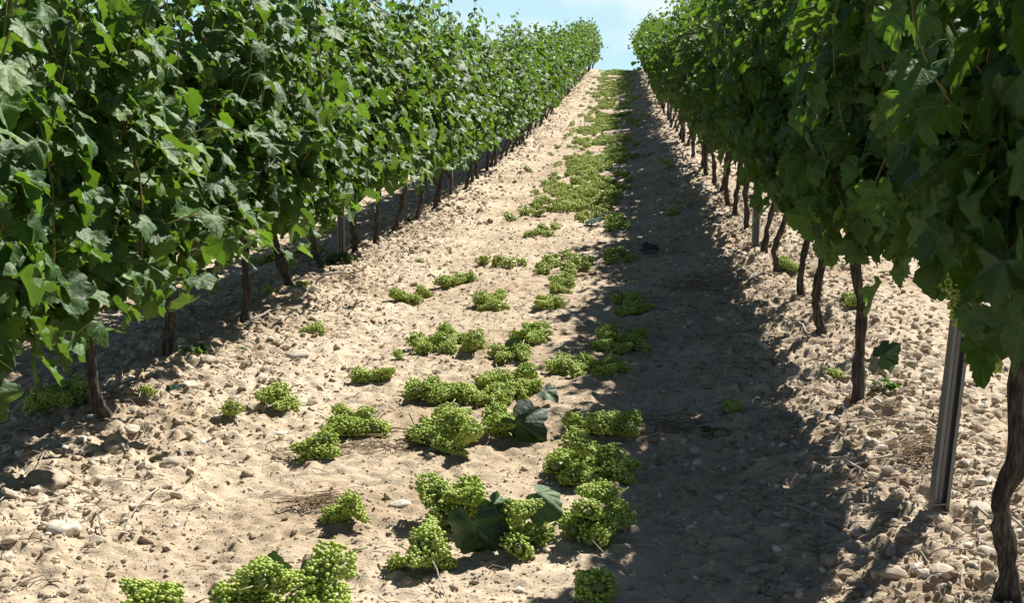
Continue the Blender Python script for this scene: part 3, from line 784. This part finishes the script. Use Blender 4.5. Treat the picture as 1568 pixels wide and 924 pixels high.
# ---- bunches still hanging under the leaves of the nearest vines
rh = np.random.default_rng(61)
for root in NEAR_ROOTS:
    for _ in range(4):
        me, st, up = BU_HI[rh.integers(len(BU_HI))]
        g = obj('grape_bunch', me, root, (rh.normal(0, .13), rh.uniform(-.45, .45), rh.uniform(.60, .82))); g.rotation_euler = (rh.normal(0, .2), math.pi / 2 + rh.normal(0, .15), rh.uniform(0, 6.28))
        g.scale = (1.05, .95, 1.2)

# ---------------------------------------------------------------- larger stones
STONES = [
 (-1.93, 4.15, .16, .95, .45, 'rough tan boulder, the biggest stone, on the sunny stony edge'),
 (-1.69, 3.75, .11, .35, .95, 'flat white stone just in front of the tan boulder'),
 (-1.585, 3.74, .05, .6, .9, 'small pale stone beside the flat white one'),
 (-1.60, 6.31, .13, .4, .9, 'pale flat stone below the standing grape bunch'),
 (-1.63, 4.55, .12, .35, .7, 'flat half buried beige stone on the sunny soil by the row'),
 (-.73, 4.18, .075, .35, 1.0, 'white chip of stone beside the straw and the leaf heap'),
 (-2.094, 5.67, .12, .6, .4, 'brown grey rounded stone behind the first sunny trunk'),
 (-1.992, 5.80, .085, .65, .85, 'pale round stone at the second sunny trunk'),
 (-1.918, 5.86, .09, .65, .6, 'pinkish round stone beyond the pair at the second sunny trunk'),
 (-1.887, 5.48, .10, .45, .9, 'pale flat stone in front of the second sunny trunk'),
 (-2.033, 7.72, .12, .5, .8, 'pale oblong stone below the leaning trunk'),
 (1.025, 7.91, .105, .8, 1.0, 'round white stone behind the bowed trunk of the shady row'),
 (.771, 8.38, .10, .8, .15, 'round brown stone at the shady row, in half shade'),
 (.737, 3.52, .095, .5, .75, 'grey angular stone in the front shade below the shady row'),
 (.602, 3.67, .065, .9, .5, 'upright grey stone at the shade edge near the front'),
 (.932, 4.65, .07, .8, 1.0, 'round white stone lying in sunlight behind the steel post'),
 (.909, 4.41, .065, .7, .5, 'tan stone lying in sunlight between the steel post and the lane'),
 (1.096, 3.97, .12, .3, .8, 'long flat slab between the steel post and the first shady trunk'),
 (-1.85, 4.09, .09, .5, .8, 'stone tucked against the front of the tan boulder'),
 (-1.88, 3.89, .085, .5, .7, 'pale stone resting on soil before the boulder'),
 (-1.916, 4.88, .075, .6, .9, 'white stone at the foot of the first sunny trunk'),
 (-1.876, 4.60, .10, .5, .5, 'beige stone between the first sunny trunk and the boulder'),
 (.969, 5.10, .065, .7, .9, 'pale stone in front of the second shady trunk'),
 (1.368, 5.88, .08, .6, .9, 'pale stone beyond the shady row under hanging leaves'),
 (1.338, 4.85, .075, .6, .7, 'tan stone behind the steel post, in full sun'),
 (-1.379, 5.08, .08, .3, 1.0, 'whitish flat stone below the lone bunch at the stony edge'),
 (1.029, 3.64, .075, .6, .9, 'pale stone beside the foot of the first shady trunk'),
 (.684, 6.08, .08, .55, .5, 'grey stone in the dappled edge before the bowed trunk'),
 (.064, 4.69, .07, .4, .5, 'stone in the shade beside the widest shaded heap'),
]
for i, (x, y, s, fl, tn, lab) in enumerate(STONES):
    V, F = rock_shape(ICO3, 900 + i, max(fl, .45), .34, 10); V = V * s * .5
    me = mesh('stone', V, F, M_ROCK, True, np.full((len(V), 3), tn))
    o = obj('stone', me, None, (x, y, float(ground(x, y)) + s * .5 * fl * .12), rb.uniform(0, 6.28)); tag(o, lab, 'stone')

# ---------------------------------------------------------------- cut leaves on the ground
def cut_leaf(x, y, s, tipd, nrm, z, tint, label, seed, cup=0.0):
    r = np.random.default_rng(seed)
    me = leaf_mesh('fallen_leaf', np.zeros((1, 3)), np.array([tipd], float), np.array([nrm], float), np.array([s]), np.array([tint]), LEAF_HI, M_DROP, r)
    co = np.zeros(len(me.vertices) * 3, np.float32); me.vertices.foreach_get('co', co); co = co.reshape(-1, 3)
    if cup:
        n_ = Vector(nrm).normalized(); t_ = Vector(tipd).normalized(); b_ = np.array(t_.cross(n_)); h_ = co @ b_
        co = co - (cup * h_ * h_ / s)[:, None] * np.array(n_); me.vertices.foreach_set('co', co.ravel().astype(np.float32)); me.update()
    zz = co[:, 2].min()
    o = obj('fallen_leaf', me, None, (x, y, float(ground(x, y)) + z - zz)); tag(o, label, 'leaf')
    so_ = o.modifiers.new('blade', 'SUBSURF'); so_.levels = 1; so_.render_levels = 1
cut_leaf(-.43, 3.72, .15, (.12, .10, -1), (-.1, -1, .1), -.015, .1, 'big dark vine leaf standing upright in the front heap, facing the camera', 1, 1.5)
cut_leaf(-.38, 3.80, .09, (.5, -.1, -.6), (.4, -.8, .7), 0.06, .9, 'bright leaf folded over the side of the big upright leaf', 2)
cut_leaf(-.40, 4.90, .16, (.7, .1, -.6), (-.1, -1, .1), -.02, .0, 'black looking curled leaf at the end of the mound', 3, 1.3)
cut_leaf(-.327, 5.50, .075, (.8, -.4, -.1), (0, -.3, 1), .0, .6, 'grey green leaf lying flat beside the tall middle pile', 4)
cut_leaf(-.53, 6.36, .08, (.2, .2, 1), (0, -1, .3), .0, .8, 'pale grey leaf sticking up behind the tall middle pile', 5)
cut_leaf(-.95, 3.44, .075, (.1, -.3, 1), (.1, -.8, .5), .05, .8, 'pale curled leaf poking up at the back of the front heap', 6)
cut_leaf(-.86, 3.36, .07, (.7, -.5, .2), (0, -.5, .8), .07, .7, 'small grey leaf lying across the front heap', 7)
cut_leaf(1.15, 5.85, .11, (.5, -.1, .35), (-.3, -.8, .6), .0, .5, 'blue green leaf on the stones behind the second shady trunk', 8)
cut_leaf(.168, 10.1, .13, (.8, -.3, -.1), (0, -.4, 1), .01, .0, 'dark shrivelled leaf in the shade behind the curving pile', 9)
cut_leaf(-.30, 12.2, .15, (.8, -.3, .1), (0, -.4, 1), .01, .5, 'grey leaf between the stepped heap and the shade', 10)
cut_leaf(-1.93, 5.38, .06, (.6, .2, .3), (0, -.4, 1), .0, .2, 'dark leaf lying by stones at the first sunny trunk', 11)
cut_leaf(-.25, 3.86, .10, (.6, -.2, -.3), (.1, -.7, .7), .05, .9, 'bright ragged leaf draped over bunches towards the shade', 13)

# ---------------------------------------------------------------- weeds
def weed(x, y, w, n, label, seed, tall=.6, pale=.5):
    r = np.random.default_rng(seed)
    root = empty('weed', (x, y, float(ground(x, y)))); tag(root, label, 'weed')
    A = Acc(); P = []; T = []; Nn = []; Sz = []
    for i in range(n):
        a = r.uniform(0, 6.28); q = w * .5 * r.uniform(.2, 1); h = w * tall * r.uniform(.3, 1)
        e = np.array([q * math.cos(a), q * math.sin(a), h])
        V, F = tube([(0, 0, -.01), e * [.4, .4, .6], e], [.0022, .0016, .001], 4, False); A.add(V, F, [.3, 0, 0])
        for j in range(3):
            P.append(e * r.uniform(.5, 1)); d = np.array([math.cos(a), math.sin(a), .1]) + r.normal(0, .5, 3); T.append(d); Nn.append(np.array([0, 0, 1.]) + r.normal(0, .3, 3)); Sz.append(w * r.uniform(.12, .24))
    n = len(P)
    obj('foliage', leaf_mesh('weed_foliage', np.array(P), np.array(T), np.array(Nn), np.array(Sz), np.clip(r.normal(pale, .2, n), 0, 1), LEAF_MID, M_WEED, r), root)
    obj('stems', A.build('stems', M_CANE), root)
weed(-2.0, 5.98, .15, 14, 'low spreading green weed between the first two sunny trunks', 1, .3, .4)
weed(-1.867, 6.24, .07, 6, 'tiny weed on the stony edge beyond the second sunny trunk', 2, .4, .7)
weed(-2.143, 13.0, .13, 8, 'small dark weed among the thin far sunny trunks', 3, .5, .2)
weed(.349, 5.07, .09, 6, 'small dark weed lying flat in the deep shade', 4, .3, .1)
weed(.701, 6.10, .06, 6, 'little weed at the dappled edge before the bowed trunk', 5, .7, .3)
weed(1.10, 5.50, .13, 10, 'straggly weed beside the foot of the second shady trunk', 6, .5, .6)
weed(-2.06, 9.36, .24, 16, 'leafy dark weed in front of the twin edged steel post', 7, .35, .2)
weed(-1.955, 5.30, .06, 6, 'little leafy weed beside the bunch among white stones', 8, .6, .5)

# ---------------------------------------------------------------- sticks and litter
def stick(p, q, rad, label, seed, lift=.012, fork=True, lie=True):
    r = np.random.default_rng(seed); n = 9; g = np.linspace(0, 1, n)
    p = np.array(p, float); q = np.array(q, float); d = q - p; L = np.linalg.norm(d); side = np.array([-d[1], d[0]]) / L
    xy = p + d * g[:, None] + side * (np.cumsum(r.normal(0, .012, n)) * L)[:, None]
    z = np.array([float(ground(*a)) for a in xy]); z = np.maximum(z, np.interp(g, [0, .5, 1], [z[0], max(z) - .004, z[-1]])) + rad + lift * np.sin(g * 3.14)
    o0 = np.array([xy[0, 0], xy[0, 1], z[0]]); pts = np.column_stack([xy, z]) - o0
    A = Acc(); V, F = tube(pts, np.linspace(rad, rad * .5, n), 6, True, .08, r); A.add(V, F, [r.uniform(.4, .9), 0, 0])
    if fork:
        e = pts[5] + np.append(side * L * .22 * r.choice([-1, 1]) + d * .15, .02)
        V, F = tube([pts[5], (pts[5] + e) / 2 + [0, 0, .006], e], [rad * .6, rad * .5, rad * .3], 5); A.add(V, F, [.6, 0, 0])
    o = obj('dry_twig', A.build('dry_twig', M_TWIG), None, tuple(o0)); tag(o, label, 'twig')
stick((-1.575, 4.235), (-1.56, 3.87), .0035, 'thin whitish forked twig on the soil before the tan boulder', 1)
stick((-1.675, 3.97), (-1.58, 3.76), .005, 'short grey stick next to the flat white stone', 2, fork=False)
stick((-.62, 3.78), (-.44, 3.42), .0028, 'long dry grass stalk running from the small bunch towards the front', 3, .03, False)
stick((-.96, 5.44), (-1.02, 4.98), .003, 'straw coloured stalk lying over the bunches by the straw streak', 4, .05, False)
stick((1.03, 4.60), (.74, 4.44), .006, 'pale pruned cane lying in sunlight beside the steel post', 5)
stick((.67, 4.67), (.86, 4.30), .006, 'grey pruned cane crossing the edge of the shade', 6)
stick((-.78, 5.06), (-1.16, 5.10), .004, 'pale straw stem beyond the dry straw streak', 7, fork=False)
stick((.68, 3.95), (.45, 4.18), .006, 'dark stick half buried at the dappled shade edge', 8, fork=False)
stick((-2.05, 7.0), (-1.9, 7.5), .008, 'dry cane lying at the foot of the upright sunny trunk', 9)
stick((-2.0, 8.5), (-1.75, 8.75), .010, 'grey dry branch between the leaning and the kinked trunk', 10)
stick((-1.98, 8.3), (-1.72, 8.4), .007, 'pale forked branch on stones beyond the leaning trunk', 11, .04)
stick((1.05, 3.95), (1.2, 3.62), .006, 'dark thin cane curving along the foot of the steel post', 12)
stick((1.2, 4.9), (.85, 5.1), .005, 'pale thin cane lying across stones near the second shady trunk', 13)
stick((.95, 6.6), (.82, 7.1), .006, 'short grey cane at the foot of the bowed trunk', 14)
stick((.08, 4.72), (-.12, 4.62), .004, 'thin dark twig beside the widest shaded heap', 15, fork=False)

def litter():
    r = np.random.default_rng(52); A = Acc()
    def strip(x, y, L, w, tone, lift=.004, steep=.15):
        th = r.uniform(0, 6.28); z = float(ground(x, y)); c, s = math.cos(th), math.sin(th); h = L / 2
        a = np.array([x - c * h, y - s * h, max(z, float(ground(x - c * h, y - s * h))) + lift]); b = np.array([x + c * h, y + s * h, max(z, float(ground(x + c * h, y + s * h))) + lift + L * max(0, r.normal(0, steep))])
        m = (a + b) / 2 + np.array([r.normal(0, .1) * L, r.normal(0, .1) * L, .1 * L * r.random() + .002])
        V, F = tube([a, m, b], [w, w * .9, w * .5], 4, False); A.add(V, F, [tone, 0, 0])
    for k, n in ((1, 1500), (0, 1000)):
        y = 2.5 + 11 * r.random(n) ** 1.4; x = row_x(k, y) + r.normal(0, .33, n)
        for a, b in zip(x, y): strip(a, b, r.uniform(.03, .14), r.uniform(.0012, .0030), np.clip(r.normal(.55, .25), 0, 1))
    y = 2.6 + 9 * r.random(700) ** 1.4; x = r.uniform(-1.7, .6, 700)
    for a, b in zip(x, y): strip(a, b, r.uniform(.02, .08), r.uniform(.0008, .002), r.uniform(.1, .8))
    o = obj('twig_litter', A.build('twig_litter', M_TWIG)); tag(o, 'scattered dry prunings and twig bits under the vines', 'twig litter', kind='stuff')
litter()
def straw(x, y, rx, ry, n, label, seed, h=.03):
    r = np.random.default_rng(seed); A = Acc(); z0 = float(ground_smooth(x, y))
    for _ in range(n):
        a = np.clip(r.normal(0, .40, 2), -.85, .85) * [rx, ry]; th = r.normal(.1, .9); L = r.uniform(.05, .20)
        px, py = x + a[0], y + a[1]; z = float(ground(px, py)) + r.random() * h * math.exp(-(a[0] / rx) ** 2 - (a[1] / ry) ** 2)
        c, s = math.cos(th) * L / 2, math.sin(th) * L / 2
        V, F = tube([(px - c, py - s, z), (px, py, z + .008 + r.normal(0, .004)), (px + c, py + s, z + r.normal(0, .012))], [.0014, .0016, .0008], 3, False)
        A.add(V - [x, y, z0], F, [np.clip(r.normal(.45, .28), 0, 1), 0, 0])
    o = obj('straw_clump', A.build('straw_clump', M_STRAW), None, (x, y, z0)); tag(o, label, 'straw')
straw(-1.0, 4.15, .13, .10, 60, 'dark brown dry root clump beside the compact bunch clump', 1)
straw(-.98, 4.84, .40, .14, 120, 'long streak of dry brown straw in front of the bright bunches', 2, .02)
straw(.44, 8.1, .28, .42, 120, 'dark mound of dry straw and earth in the shaded track', 3, .10)
straw(1.06, 4.55, .10, .16, 80, 'dark tangle of dry roots behind the foot of the steel post', 4, .09)
straw(.25, 5.15, .26, .22, 70, 'dark dry litter lying in the deep shade of the track', 5, .02)
